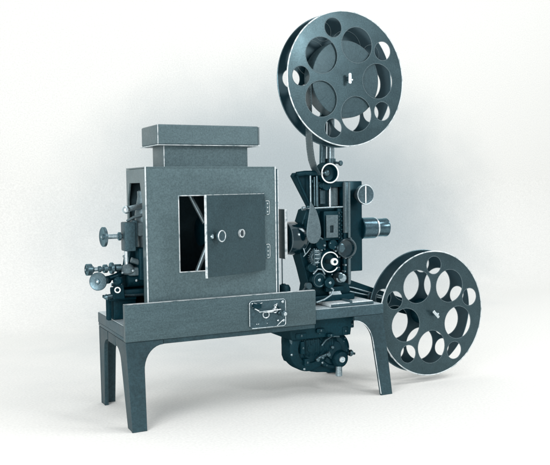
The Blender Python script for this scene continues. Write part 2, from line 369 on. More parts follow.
# door: hinged on the right, standing open by 28 degrees
th = math.radians(28); hx, hy = .3283, .0178; dw = .2010
def D(u, z, d): # u from hinge towards free edge, d outward
    return (hx - u * math.cos(th) - d * math.sin(th) * -1 * -1, hy - u * math.sin(th) - d * math.cos(th) * -1 * -1 , z)
def D(u, z, d):
    ux, uy = -math.cos(th), -math.sin(th)          # along the door
    nx, ny = math.sin(th), -math.cos(th)           # outward (towards viewer)
    return (hx + u * ux + d * nx, hy + u * uy + d * ny, z)
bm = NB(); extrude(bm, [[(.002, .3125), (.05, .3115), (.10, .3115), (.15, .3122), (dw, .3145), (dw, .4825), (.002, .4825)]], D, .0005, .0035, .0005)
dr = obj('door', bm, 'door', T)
bm = NB(); extrude(bm, [[(dw - .0005, .3125), (dw + .0008, .3125), (dw + .0008, .4835), (dw - .0005, .4835)]], D, -.0022, .0038, .0003)
obj('door_edge', bm, 'edge', dr)
bm = NB(); extrude(bm, [[(.004, .4826), (dw - .001, .4826), (dw - .001, .4836), (.004, .4836)]], D, -.001, .003, .0002)
obj('door_edge', bm, 'edge', dr)
nrm = (math.sin(th), -math.cos(th), 0)
kp = Vector(D(.171, .398, .0035))
bm = NB(); lathe(bm, kp, nrm, [(0, .004), (.008, .004), (.009, .0115), (.012, .0125), (.0145, .0118), (.0150, .0095), (.0145, .008), (.0145, .001)], 40); kn = obj('door_knob', bm, 'cast', dr)
bm = NB(); torus(bm, kp + Vector(nrm) * .0148, nrm, .0112, .0013, 48, 8); obj('knob_rim', bm, 'edge', kn)
bm = NB(); lathe(bm, kp + Vector((-.014, .0, -.0005)) + Vector(nrm) * .007, (-1, 0, 0), [(0, .0052), (.003, .0048), (.0065, .002), (.007, .0005)], 20); obj('knob_stem', bm, 'dullsteel', kn)
gp = Vector(D(.090, .399, .0035))
bm = NB(); lathe(bm, gp, nrm, [(0, .0092), (.0045, .0092), (.005, .0085), (.005, .0072), (.0025, .0068), (0, .0068)], 44, False); sg = obj('sight_glass_ring', bm, 'edge', dr)
bm = NB(); cyl(bm, gp, nrm, .0067, .0018, .0002); obj('sight_glass', bm, 'glass', sg)
for zc in (.4515, .3535):
    bm = NB(); extrude(bm, [rrect(.3305, .3415, zc - .0155, zc + .0155, .004)], XZ, Y0 - .0022, Y0 - .0001, .0004); h = obj('hinge', bm, 'house', T)
    bm = NB(); r_ = rrect(.3305, .3415, zc - .0155, zc + .0155, .004); tube(bm, [(x, Y0 - .0022, z) for x, z in r_[-7:] + r_[:9]], .0006, 6); obj('hinge_rim', bm, 'edge', h)
    bm = NB(); cyl(bm, (.3295, Y0 - .0032, zc - .014), (0, 0, 1), .0022, .028, .0005, 16); obj('hinge_pin', bm, 'darksteel', h)
    for dz in (-.009, .0, .009):
        bm = NB(); lathe(bm, (.3365, Y0 - .0021, zc + dz), (0, -1, 0), [(0, .0016), (.0008, .0014), (.0012, .0004)], 12); obj('screw', bm, 'edge', h)

# ------------------------------------------------------------------ arc lamp with the controls standing out of the left end
T = thing('arc_lamp', 'black arc lamp carriage with screw knobs sticking out of the lamp house left end', 'arc lamp', (.05, .10, .2135))
bm = NB(); box(bm, .002, .052, .100, .155, .2135, .256, .0015); box(bm, -.012, -.004, .096, .112, .2135, .262, .001)
box(bm, -.010, .050, .088, .150, .2565, .263, .001); obj('slide_base', bm, 'blackr', T)
bm = NB(); box(bm, .006, .30, .078, .145, .268, .280, .002); box(bm, .060, .25, .060, .068, .262, .274, .001); obj('carriage', bm, 'black', T)
bm = NB(); tube(bm, [(-.006, .082, .272), (.05, .082, .268), (.25, .082, .268)], .0042); tube(bm, [(.0, .105, .290), (.06, .105, .288), (.2, .105, .288)], .0036); obj('guide_rod', bm, 'darksteel', T)
bm = NB()
extrude(bm, [[(.022, .281), (.075, .281), (.070, .330), (.060, .362), (.040, .362), (.034, .330), (.020, .315)]], XZ, .098, .138, .002)
extrude(bm, [[(-.004, .262), (.020, .262), (.018, .292), (.010, .303), (.000, .296), (-.010, .276)]], XZ, .070, .080, .0015)
box(bm, .050, .10, .060, .125, .30, .37, .004); cyl(bm, (.03, .09, .300), (1, 0, 0), .016, .05); obj('carbon_bracket', bm, 'blackr', T)
bm = NB(); lathe(bm, (.085, .095, .36), (-.12, 0, 1), [(0, .026), (.05, .026), (.085, .022), (.122, .011), (.134, .010), (.136, .006)], 32); obj('negative_carbon_holder', bm, 'grey', T)
# upper rod with a ball end
bm = NB(); tube(bm, [(.150, .088, .475), (.062, .078, .4605), (.0295, .074, .4535)], .0062); rd = obj('focus_rod', bm, 'dullsteel', T)
bm = NB(); lathe(bm, (.031, .0735, .4535), (-1, -.15, -.18), [(-.004, .005), (-.001, .0078), (.004, .0088), (.008, .0074), (.011, .0045), (.012, .001)], 28); obj('ball_end', bm, 'steel', rd)
# block and main knob
bm = NB(); box(bm, .0205, .0445, .062, .096, .364, .4265, .0028); box(bm, .040, .050, .066, .092, .372, .43, .002); bk = obj('feed_block', bm, 'cast', T)
bm = NB(); box(bm, .050, .12, .07, .09, .395, .425, .003); tube(bm, [(.03, .080, .428), (.044, .076, .436), (.07, .074, .443)], .003); obj('feed_arm', bm, 'grey', T)
def knob(pos, ax, r, th_, shaft, sr, m='grey', rim=.0016):
    p = Vector(pos); a = Vector(ax).normalized()
    bm = NB(); n = 48
    lathe(bm, p, a, [(-th_ / 2 - .004, sr * 1.5), (-th_ / 2, r * .45), (-th_ / 2 + .0008, r * .8), (-th_ / 2 + .0004, r - rim), (-th_ / 2 + .001, r), (th_ / 2 - .001, r), (th_ / 2, r - rim), (th_ / 2 - .001, r * .8), (th_ / 2 - .001, r * .30), (th_ / 2 + .0015, r * .26), (th_ / 2 + .002, r * .05)], n)
    k = obj('adjusting_knob', bm, m, T)
    bm = NB(); rod(bm, p - a * (th_ / 2 + .0035), p - a * shaft, sr); obj('spindle', bm, 'dullsteel', k)
    bm = NB(); lathe(bm, p + a * (th_ / 2 + .001), a, [(0, r * .13), (.0012, r * .12), (.002, r * .03)], 14); obj('centre_screw', bm, 'steel', k)
    return k
knob((-.0205, .080, .3962), (-1, -.10, 0), .0212, .007, .042, .0052, 'knobmetal')
bm = NB(); cyl(bm, (.0165, .080, .3962), (-1, 0, 0), .009, .006); obj('spindle_collar', bm, 'darksteel', T)
bm = NB(); rod(bm, (.0275, .078, .3635), (.0275, .078, .334), .0047); obj('feed_pin', bm, 'steel', T)
bm = NB(); lathe(bm, (.030, .078, .314), (0, 0, 1), [(0, .010), (.004, .014), (.012, .015), (.018, .011), (.022, .006)], 28); box(bm, .030, .07, .068, .094, .31, .328, .004); tube(bm, [(.035, .07, .345), (.055, .07, .338), (.08, .075, .332)], .006); obj('clamp', bm, 'grey', T)
knob((-.054, .080, .328), (-1, -.15, .02), .0125, .012, .072, .0046, 'darksteel', .003)
bm = NB(); cyl(bm, (-.023, .080, .3282), (1, .10, 0), .0092, .008); cyl(bm, (-.034, .080, .328), (1, .1, 0), .0068, .006); cyl(bm, (-.008, .080, .3285), (1, .1, 0), .0125, .006); cyl(bm, (.002, .082, .3285), (1, .1, 0), .008, .014); obj('spindle_collar', bm, 'darksteel', T)
knob((-.0425, .048, .3055), (-.62, -.78, .04), .0190, .006, .048, .0040, 'knobmetal', .0012)
bm = NB(); cyl(bm, (-.018, .082, .3035), (.75, .65, 0), .0085, .010); tube(bm, [(-.012, .078, .307), (.006, .084, .311), (.026, .09, .318)], .0062); lathe(bm, (.004, .07, .302), (0, -1, 0), [(0, .010), (.008, .0095), (.012, .005)], 24); obj('universal_joint', bm, 'black', T)
bm = NB()
lathe(bm, (.0035, .069, .2825), (-.25, -1, 0), [(0, .0068), (.003, .0066), (.0034, .005), (.0030, .0042), (0, .004)], 32, False); obj('index_ring', bm, 'white', T)
bm = NB(); cyl(bm, (-.006, .074, .270), (-1, -.1, -.12), .0052, .014, .002); lathe(bm, (-.019, .0728, .2684), (-1, -.1, -.12), [(0, .0068), (.003, .0055), (.007, .002), (.008, .0008)], 20); obj('lock_screw', bm, 'darksteel', T)
for (px, py, pz, r) in ((.016, .072, .318, .0026), (.036, .060, .3225, .003), (.012, .069, .295, .002), (.024, .09, .352, .0026), (.046, .07, .300, .003)):
    bm = NB(); lathe(bm, (px, py, pz), (-.3, -1, 0), [(0, r), (.002, r * .9), (.0032, r * .3)], 14); obj('screw', bm, 'steel', T)
# carbons and condenser mount seen through the open door
bm = NB(); rod(bm, (.168, .060, .482), (.215, .070, .400), .0050); obj('carbon_rod', bm, 'dullsteel', T)
bm = NB(); rod(bm, (.174, .058, .296), (.214, .068, .378), .0060); obj('carbon_rod', bm, 'dullsteel', T)
bm = NB(); cyl(bm, (.20, .09, .40), (1, 0, 0), .034, .03); box(bm, .150, .28, .07, .12, .28, .31, .004); obj('carbon_jaw', bm, 'black', T)

# ------------------------------------------------------------------ dowser plate between the lamp house and the head
T = thing('dowser', 'narrow upright metal plate on a thin rod right of the lamp house', 'dowser', (.402, .076, .2132))
bm = NB(); box(bm, .3975, .4035, .0545, .098, .329, .4455, .0008); pl = obj('shutter_plate', bm, 'house', T)
bm = NB(); box(bm, .3970, .4040, .0530, .0544, .3285, .446, .0004, 1); obj('plate_edge', bm, 'edge', pl)
bm = NB(); rod(bm, (.4005, .076, .3288), (.4005, .076, .262), .0014); obj('rod', bm, 'darksteel', T)
bm = NB(); lathe(bm, (.4005, .070, .2133), (0, 0, 1), [(0, .0165), (.046, .0165), (.053, .013), (.0535, .006), (.056, .005), (.056, .002)], 30); obj('base', bm, 'blackr', T)

# ------------------------------------------------------------------ projector head
T = thing('projector_head', 'black projector head with film gate, sprockets and brass toned lens barrel on the right of bench', 'projector head', (.53, .08, .2132))
T['label'] = 'black projector head with sprockets and polished lens barrel on the right of bench'
bm = NB()
extrude(bm, [[(.4955, .0115), (.6120, .0115), (.6120, .100), (.4955, .100)]], XY, .2133, .2215, .001); bs = obj('base_plate', bm, 'plate', T)
bm = NB(); box(bm, .5475, .5535, .0095, .100, .2135, .2262, .0012); box(bm, .4950, .6125, .0085, .0112, .2134, .2200, .0006); obj('base_rib', bm, 'cast', bs)
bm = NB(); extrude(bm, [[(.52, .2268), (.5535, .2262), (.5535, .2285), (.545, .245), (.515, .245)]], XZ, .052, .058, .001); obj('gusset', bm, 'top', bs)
# main castings
bm = NB()
extrude(bm, [[(.463, .442), (.482, .449), (.571, .4475), (.573, .440), (.587, .300), (.587, .286), (.580, .254), (.585, .240), (.569, .230), (.493, .2216), (.458, .2216), (.466, .262), (.455, .304), (.445, .336), (.448, .400)]], XZ, .068, .112, .002)
obj('main_casting', bm, 'blackr', T)
bm = NB(); box(bm, .5725, .6165, .064, .108, .2885, .5095, .002); box(bm, .556, .5720, .052, .100, .286, .5085, .0015); fpn = obj('gate_housing', bm, 'black', T)
# long light rail with the round bend
bm = NB(); R_ = [(.569, .507), (.5685, .373), (.573, .371)] + [(.5655 + .0195 * math.cos(a), .348 + .0205 * math.sin(a)) for a in [math.radians(75 - 150 * k / 12) for k in range(13)]] + [(.573, .325), (.5675, .323), (.567, .26)]
tube(bm, [(x, .0465, z) for x, z in R_], .0030, 10); obj('guide_rail', bm, 'grey', fpn)
bm = NB(); box(bm, .5540, .5590, .042, .052, .385, .507, .001); obj('guide_rail', bm, 'grey', fpn)
bm = NB(); box(bm, .5605, .5655, .045, .052, .385, .507, .0008); box(bm, .564, .573, .047, .062, .262, .325, .001); obj('guide_rail', bm, 'darksteel', fpn)
bm = NB(); lathe(bm, (.5545, .066, .3485), (0, -1, 0), [(0, .0235), (.030, .0235), (.031, .021), (.024, .019), (.022, .003)], 40); obj('idler_drum', bm, 'glossblack', T)
bm = NB(); lathe(bm, (.541, .060, .3495), (0, -1, 0), [(0, .011), (.022, .011), (.024, .008), (.024, .001)], 32); obj('idler_roller', bm, 'darksteel', T)
# upper film box
bm = NB()
box(bm, .484, .5555, .075, .108, .449, .5095, .0015); box(bm, .484, .5555, .052, .0748, .4955, .5090, .001); ub = obj('film_box', bm, 'black', T)
bm = NB(); cyl(bm, (.539, .0748, .4500), (0, 0, 1), .0135, .045); obj('box_roller', bm, 'grey', ub)
bm = NB(); extrude(bm, [[(.500, .455), (.514, .455), (.514, .492), (.500, .492)]], XZ, .066, .0748, .001); obj('box_plate', bm, 'darksteel', ub)
for x, z0, z1, r, m_ in ((.4648, .450, .527, .0022, 'dullsteel'), (.4825, .450, .524, .0030, 'darksteel'), (.4755, .452, .52, .0018, 'darksteel'), (.5175, .447, .500, .0026, 'steel')):
    bm = NB(); rod(bm, (x, .050, z0), (x, .050, z1), r); obj('film_guide_post', bm, m_, T)
bm = NB(); rod(bm, (.450, .050, .4462), (.557, .050, .4480), .0022); lathe(bm, (.441, .050, .4462), (1, 0, 0), [(0, .003), (.001, .0048), (.008, .0048), (.010, .0035), (.012, .0022)], 20); obj('cross_bar', bm, 'dullsteel', T)
# triangular bracket and neck with the big roller ring
bm = NB()
extrude(bm, [[(.427, .523), (.432, .530), (.488, .534), (.492, .508), (.478, .502), (.4735, .449), (.469, .449)], [(.4735, .512), (.4735, .508), (.4775, .508), (.4775, .512)]], XZ, .064, .082, .0015)
obj('magazine_bracket', bm, 'black', T)
bm = NB(); tube(bm, [(.430, .054, .5265), (.452, .052, .529), (.478, .048, .5290), (.492, .046, .5285)], [.006, .0062, .0062, .0068]); tube(bm, [(.431, .054, .523), (.448, .056, .488), (.467, .056, .452)], .0035); obj('bracket_tube', bm, 'blackr', T)
bm = NB(); lathe(bm, (.4885, .046, .528), (1, 0, 0), [(0, .003), (.001, .006), (.005, .006), (.006, .003)], 20); obj('tube_collar', bm, 'steel', T)
bm = NB(); lathe(bm, (.511, .068, .5285), (0, -1, 0), [(0, .026), (.022, .026), (.0300, .0235), (.0300, .0195), (.018, .018), (.016, .002)], 48); rr_ = obj('feed_roller', bm, 'black', T)
bm = NB(); torus(bm, (.511, .0375, .5285), (0, -1, 0), .0224, .0016, 64, 10); obj('roller_rim', bm, 'white', rr_)
bm = NB(); lathe(bm, (.508, .053, .5295), (-.15, -1, .1), [(0, .010), (.006, .0095), (.010, .006), (.012, .001)], 28); obj('roller_hub', bm, 'darksteel', rr_)
bm = NB(); cyl(bm, (.507, .062, .4995), (0, -1, 0), .0115, .016); cyl(bm, (.494, .060, .4995), (0, -1, 0), .006, .012); obj('guide_roller', bm, 'blackr', T)
# poles up to the reel spindle
bm = NB(); rod(bm, (.5440, .092, .50), (.5475, .092, .752), .0088); obj('reel_pole', bm, 'dullsteel', T)
bm = NB(); rod(bm, (.5235, .098, .50), (.5310, .098, .752), .0082); obj('reel_pole', bm, 'darksteel', T)
bm = NB(); cyl(bm, (.548, .110, .749), (0, -1, 0), .016, .034); cyl(bm, (.548, .078, .749), (0, -1, 0), .0058, .006); obj('spindle_boss', bm, 'black', T)
bm = NB(); rod(bm, (.548, .082, .556), (.556, .070, .5535), .003); lathe(bm, (.554, .071, .5538), (.55, -.8, -.12), [(0, .003), (.003, .0062), (.007, .0068), (.010, .0045), (.011, .001)], 20); cyl(bm, (.5445, .092, .545), (0, 0, 1), .0125, .020); obj('clamp_screw', bm, 'darksteel', T)
# teardrop lever
bm = NB()
def smooth(poly, it=2):
    for _ in range(it):
        q = []
        for i in range(len(poly)):
            a = poly[i]; c = poly[(i + 1) % len(poly)]
            q += [(a[0] * .75 + c[0] * .25, a[1] * .75 + c[1] * .25), (a[0] * .25 + c[0] * .75, a[1] * .25 + c[1] * .75)]
        poly = q
    return poly
extrude(bm, [smooth([(.4545, .462), (.461, .452), (.470, .440), (.4795, .407), (.4810, .381), (.471, .366), (.459, .3635), (.447, .368), (.4405, .385), (.445, .415), (.451, .444), (.452, .460)])], XZ, .028, .0315, .001)
lv = obj('teardrop_lever', bm, 'grey', T)
bm = NB(); rod(bm, (.456, .0315, .45), (.458, .052, .45), .0025); obj('lever_pin', bm, 'darksteel', lv)
bm = NB(); rod(bm, (.462, .0316, .385), (.462, .075, .385), .005); obj('lever_pin', bm, 'darksteel', lv)
# gate window
bm = NB(); extrude(bm, [[(.504, .375), (.536, .375), (.536, .429), (.504, .429)], rrect(.514, .524, .387, .404, .002)], XZ, .044, .0475, .0008); gt = obj('gate_plate', bm, 'grey', T)
bm = NB(); box(bm, .5125, .5255, .0478, .0497, .386, .405, .0005); obj('aperture', bm, 'inner', gt)
bm = NB(); box(bm, .500, .540, .0500, .0675, .368, .438, .001); box(bm, .5405, .5535, .054, .0675, .330, .4455, .001); obj('gate_block', bm, 'blackr', T)
for k in range(9):
    bm = NB(); lathe(bm, (.5440, .0538, .365 + k * .0085), (0, -1, 0), [(0, .0022), (.0016, .002), (.0024, .0006)], 12); obj('rivet', bm, 'darksteel', T)
for k in range(7):
    bm = NB(); cyl(bm, (.5500, .0538, .372 + k * .0105), (0, -1, 0), .0026, .004); obj('rivet', bm, 'black', T)
# left gears
bm = NB()
n = 22
o_ = []
for k in range(n * 4):
    r = .0205 if (k % 4) < 2 else .0170
    a = 2 * PI * k / (n * 4); o_.append((.4790 + r * math.cos(a), .3300 + r * math.sin(a)))
extrude(bm, [o_], XZ, .052, .060, .0003)
cyl(bm, (.479, .052, .33), (0, -1, 0), .008, .010); obj('gear_wheel', bm, 'darksteel', T)
for k in range(4):
    bm = NB(); box(bm, .4690, .4815, .0395, .0418, .3165 + .0095 * k, .3190 + .0095 * k, .0006); obj('comb_tooth', bm, 'dullsteel', T)
bm = NB(); box(bm, .4660, .4690, .039, .0425, .312, .352, .0006); obj('comb_back', bm, 'darksteel', T)
for x, z, w_, h_, d_ in ((.458, .395, .010, .05, .010), (.472, .300, .02, .010, .012), (.560, .275, .02, .012, .014), (.495, .300, .008, .03, .012), (.540, .298, .018, .010, .012), (.465, .255, .02, .03, .010), (.530, .250, .05, .012, .016)):
    bm = NB(); box(bm, x - w_ / 2, x + w_ / 2, .067 - d_, .0675, z - h_ / 2, z + h_ / 2, .0025); obj('cast_boss', bm, 'blackr', T)
bm = NB(); tube(bm, [(.452, .058, .350), (.462, .054, .372), (.480, .052, .380), (.498, .052, .372)], .0028); obj('link_rod', bm, 'darksteel', T)
bm = NB(); tube(bm, [(.470, .050, .290), (.480, .046, .302), (.492, .046, .300), (.500, .048, .288)], .0022); obj('link_rod', bm, 'dullsteel', T)
bm = NB(); torus(bm, (.485, .0465, .275), (0, 1, 0), .0150, .0014, 40, 8); obj('wheel_ring', bm, 'darksteel', T)
bm = NB(); torus(bm, (.479, .0515, .330), (0, 1, 0), .0115, .0012, 40, 8); obj('wheel_ring', bm, 'dullsteel', T)
# sprocket
bm = NB(); lathe(bm, (.514, .066, .3165), (0, -1, 0), [(0, .038), (.006, .038), (.008, .034), (.012, .030), (.018, .0265), (.019, .0215), (.008, .020), (.006, .004)], 56); sp = obj('sprocket_drum', bm, 'black', T)
bm = NB()
A = [math.radians(25 + 300 * k / 40) for k in range(41)]
tube(bm, [(.5145 + .0238 * math.cos(a), .0465, .3165 + .0238 * math.sin(a)) for a in A], .0015, 10); obj('sprocket_rim', bm, 'white', sp)
bm = NB(); rod(bm, (.5135, .064, .3175), (.5125, .026, .3190), .0058); obj('sprocket_shaft', bm, 'darksteel', sp)
bm = NB(); lathe(bm, (.5124, .026, .3193), (-.15, -1, .03), [(0, .0086), (.006, .0086), (.0072, .0076), (.0076, .0042), (.005, .0034), (.0045, .0005)], 36); obj('shaft_nut', bm, 'white', sp)
bm = NB(); cyl(bm, (.5117, .0192, .3195), (-.15, -1, .03), .0034, .0016, .0003); obj('nut_hole', bm, 'black', sp)
for k in range(8):
    a = 2 * PI * k / 8 + .3
    bm = NB(); lathe(bm, (.514 + .0325 * math.cos(a), .0545, .3165 + .0325 * math.sin(a)), (0, -1, 0), [(0, .0018), (.0012, .0016), (.002, .0004)], 10); obj('screw', bm, 'dullsteel', sp)
# lower guide drum, rollers, plates
bm = NB()
lathe(bm, (.5450, .064, .2770), (0, -1, 0), [(0, .012), (.014, .012), (.016, .0095), (.026, .0095), (.028, .007), (.028, .001)], 32); obj('take_up_roller', bm, 'dullsteel', T)
bm = NB(); rod(bm, (.536, .058, .282), (.536, .034, .282), .0062); rod(bm, (.553, .06, .2735), (.572, .055, .2715), .0035); obj('roller_arm', bm, 'darksteel', T)
for a_, r_, h_ in (((.485, .067, .275), .019, .020), ((.508, .067, .268), .013, .030), ((.470, .067, .305), .012, .014), ((.494, .067, .360), .014, .016), ((.523, .067, .358), .012, .022)):
    bm = NB(); cyl(bm, a_, (0, -1, 0), r_, h_); obj('roller', bm, 'blackr', T)
for x, z, r in ((.492, .346, .002), (.500, .357, .0026), (.531, .342, .0026), (.558, .307, .0028), (.558, .324, .0024), (.556, .292, .002), (.528, .352, .0032), (.473, .296, .002), (.485, .275, .004), (.508, .268, .0036), (.515, .362, .0024)):
    bm = NB(); y_ = .0355 if (x, z) == (.508, .268) else .0465
    lathe(bm, (x, y_ + .012, z), (0, -1, 0), [(0, r), (.012, r), (.0134, r * .6), (.0138, r * .1)], 14); obj('screw', bm, 'dullsteel', T)
bm = NB(); tube(bm, [(.505, .045, .262), (.520, .042, .250), (.512, .040, .238), (.492, .038, .229), (.470, .036, .224)], .0024); obj('oil_pipe', bm, 'dullsteel', T)
bm = NB(); tube(bm, [(.437, .062, .405), (.440, .060, .375), (.447, .056, .355), (.449, .05, .338), (.444, .05, .333)], .0014); tube(bm, [(.444, .05, .333), (.455, .05, .343), (.463, .05, .352)], .0014); obj('cable', bm, 'dullsteel', T)
bm = NB(); extrude(bm, [[(.408, .2215), (.425, .2250), (.462, .264), (.470, .262), (.472, .2215)]], XZ, .062, .070, .001); cyl(bm, (.459, .062, .262), (0, -1, 0), .008, .012); obj('side_strut', bm, 'cast', T)
bm = NB(); box(bm, .462, .585, .050, .112, .2134 + .0085, .236, .002); obj('pedestal', bm, 'blackr', T)
# screw head and top knob
bm = NB(); lathe(bm, (.6055, .062, .4765), (0, -1, 0), [(0, .014), (.018, .014), (.020, .0222), (.022, .0240), (.031, .0240), (.033, .0225), (.0325, .019), (.0325, .002)], 56); kb = obj('framing_knob', bm, 'knobmetal', T)
bm = NB(); box(bm, .6035, .6065, .0285, .0300, .4560, .4970, .0006); obj('knob_bar', bm, 'white', kb)
bm = NB(); torus(bm, (.6055, .030, .4765), (0, -1, 0), .0228, .0014, 64, 8); obj('knob_rim', bm, 'steel', kb)
# condenser drum left of head
bm = NB(); lathe(bm, (.412, .085, .375), (1, 0, 0), [(0, .020), (.000, .031), (.003, .036), (.010, .0395), (.024, .0405), (.040, .038), (.052, .030), (.060, .024)], 56); cd = obj('condenser_drum', bm, 'glossblack', T)
bm = NB(); torus(bm, (.4155, .085, .375), (1, 0, 0), .0372, .0013, 64, 8); obj('drum_ring', bm, 'grey', cd)
# lens
lx, ly, lz = .6168, .080, .3925
bm = NB(); lathe(bm, (lx, ly, lz), (1, 0, 0), [(0, .026), (.002, .0262), (.040, .0262), (.042, .0245)], 56); ls = obj('lens_barrel', bm, 'lens', T)
bm = NB(); lathe(bm, (lx + .0422, ly, lz), (1, 0, 0), [(0, .0255), (.0005, .0262), (.004, .0262), (.0045, .0235)], 56); obj('lens_ring', bm, 'steel', ls)
bm = NB(); lathe(bm, (lx + .047, ly, lz), (1, 0, 0), [(0, .0225), (.026, .0225), (.028, .0232), (.032, .0232), (.0335, .0205), (.024, .019), (.022, .001)], 56); obj('lens_tube', bm, 'lens', ls)
bm = NB(); lathe(bm, (lx - .0006, ly, lz), (1, 0, 0), [(0, .029), (.003, .029), (.004, .0275)], 48); obj('lens_mount', bm, 'black', T)
# arm out to the take-up reel
bm = NB()
extrude(bm, [[(.560, .270), (.574, .272), (.810, .186), (.806, .168), (.790, .168), (.575, .252), (.556, .262)]], XZ, .084, .092, .001)
extrude(bm, [[(.545, .260), (.560, .256), (.800, .180), (.800, .160), (.785, .158), (.60, .212), (.548, .228)]], XZ, .092, .100, .001); am = obj('take_up_arm', bm, 'blackr', T)
bm = NB(); tube(bm, [(.560, .0828, .254), (.600, .0825, .245), (.650, .082, .2295), (.690, .084, .216)], .0018); tube(bm, [(.556, .0818, .246), (.620, .0815, .229), (.690, .084, .212)], .0016); obj('drive_belt', bm, 'dullsteel', am)
bm = NB(); cyl(bm, (.796, .108, .1735), (0, -1, 0), .018, .032); cyl(bm, (.796, .078, .1735), (0, -1, 0), .0058, .006); obj('spindle_boss', bm, 'black', am)
bm = NB(); box(bm, .642, .668, .079, .0838, .213, .228, .001); obj('belt_guide', bm, 'darksteel', am)

# ------------------------------------------------------------------ drive motor below the bench
T = thing('drive_motor', 'black drive motor with round gear case hanging under the bench beside the right leg', 'motor', (.48, .08, .188))
bm = NB()
extrude(bm, [[(.398, .1785), (.398, .152), (.402, .140), (.560, .140), (.563, .160), (.572, .187), (.4495, .187), (.4495, .1785)]], XZ, .030, .150, .002); obj('mounting_bracket', bm, 'blackr', T)
bm = NB(); lathe(bm, (.424, .095, .118), (1, 0, 0), [(0, .030), (.003, .044), (.010, .052), (.022, .056), (.090, .056), (.104, .052), (.114, .044), (.130, .040), (.136, .030)], 48)
obj('motor_body', bm, 'blackr', T)
bm = NB(); lathe(bm, (.455, .05, .1145), (0, -1, 0), [(-.03, .056), (.0, .056), (.006, .053), (.010, .046), (.012, .034), (.008, .032), (.006, .010), (.012, .009), (.013, .002)], 56); bc = obj('end_cover', bm, 'blackr', T)
for k in range(6):
    a = 2 * PI * k / 6 + .2
    bm = NB(); lathe(bm, (.455 + .050 * math.cos(a), .043, .1145 + .050 * math.sin(a)), (0, -1, 0), [(0, .003), (.002, .0028), (.0034, .001)], 14); obj('screw', bm, 'dullsteel', bc)
bm = NB()
extrude(bm, [smooth([(.414, .128), (.414, .078), (.436, .071), (.452, .059), (.474, .051), (.512, .047), (.530, .043), (.552, .044), (.561, .068), (.568, .095), (.562, .135), (.555, .172), (.500, .176), (.430, .170)], 1)], XZ, .060, .115, .003); obj('gear_housing', bm, 'blackr', T)
for k in range(7):
    x = .440 + .0125 * k
    bm = NB(); torus(bm, (x, .095, .118), (1, 0, 0), .0555, .0022, 48, 6); obj('cooling_rib', bm, 'blackr', T)
for x, z, w_, h_, d_ in ((.425, .150, .03, .012, .012), (.475, .158, .022, .01, .016), (.545, .150, .016, .02, .012), (.50, .145, .018, .008, .02), (.440, .085, .014, .018, .012), (.43, .12, .01, .03, .010), (.565, .165, .01, .018, .01)):
    bm = NB(); box(bm, x - w_ / 2, x + w_ / 2, .040 - d_, .045, z - h_ / 2, z + h_ / 2, .002); obj('cast_boss', bm, 'blackr', T)
    bm = NB(); lathe(bm, (x, .0405 - d_, z), (0, -1, 0), [(0, .0026), (.002, .0024), (.003, .0006)], 12); obj('screw', bm, 'darksteel', T)
bm = NB(); lathe(bm, (.522, .060, .103), (0, -1, 0), [(0, .046), (.010, .046), (.014, .043), (.016, .037), (.013, .034), (.013, .024), (.018, .022), (.020, .010)], 56); gc = obj('gear_case', bm, 'black', T)
for k in range(9):
    a = 2 * PI * k / 9
    bm = NB(); lathe(bm, (.522 + .0405 * math.cos(a), .0455, .103 + .0405 * math.sin(a)), (0, -1, 0), [(0, .0018), (.0015, .0016), (.0022, .0004)], 12); obj('screw', bm, 'darksteel', gc)
bm = NB(); lathe(bm, (.536, .058, .082), (0, -1, 0), [(0, .022), (.020, .021), (.026, .017), (.028, .010)], 40); obj('governor_cap', bm, 'blackr', T)
bm = NB(); lathe(bm, (.5345, .031, .0825), (-.1, -1, 0), [(0, .0076), (.005, .0076), (.0065, .0065), (.0068, .004), (.0045, .0032), (.004, .0005)], 32); obj('shaft_nut', bm, 'steel', T)
bm = NB(); lathe(bm, (.5335, .042, .0395), (0, 0, 1), [(0, .0070), (.001, .0080), (.030, .0080), (.032, .0062)], 28); obj('oil_cup', bm, 'dullsteel', T)
bm = NB(); rod(bm, (.560, .055, .092), (.585, .052, .0865), .003); lathe(bm, (.569, .054, .0900), (1, -.1, -.15), [(0, .004), (.001, .0075), (.006, .0085), (.010, .0060), (.012, .003)], 24); obj('side_screw', bm, 'darksteel', T)
for p_, r_ in (([(.408, .048, .160), (.406, .046, .140), (.409, .046, .120), (.418, .045, .104)], .0035), ([(.470, .034, .090), (.482, .034, .094), (.494, .036, .096), (.505, .04, .100)], .0038), ([(.46, .034, .158), (.475, .032, .150), (.49, .034, .152), (.50, .038, .160)], .0022), ([(.483, .035, .120), (.492, .033, .132), (.508, .033, .140), (.53, .034, .138)], .0024)):
    bm = NB(); tube(bm, p_, r_); obj('conduit', bm, 'darksteel', T)
for x, y_, z, r in ((.470, .033, .088, .0046), (.482, .031, .0925, .0036), (.500, .034, .097, .005), (.512, .036, .113, .0036), (.553, .050, .122, .003), (.42, .052, .090, .004)):
    bm = NB(); cyl(bm, (x, y_ + .004, z), (0, -1, 0), r, .008); obj('nut', bm, 'darksteel', T)

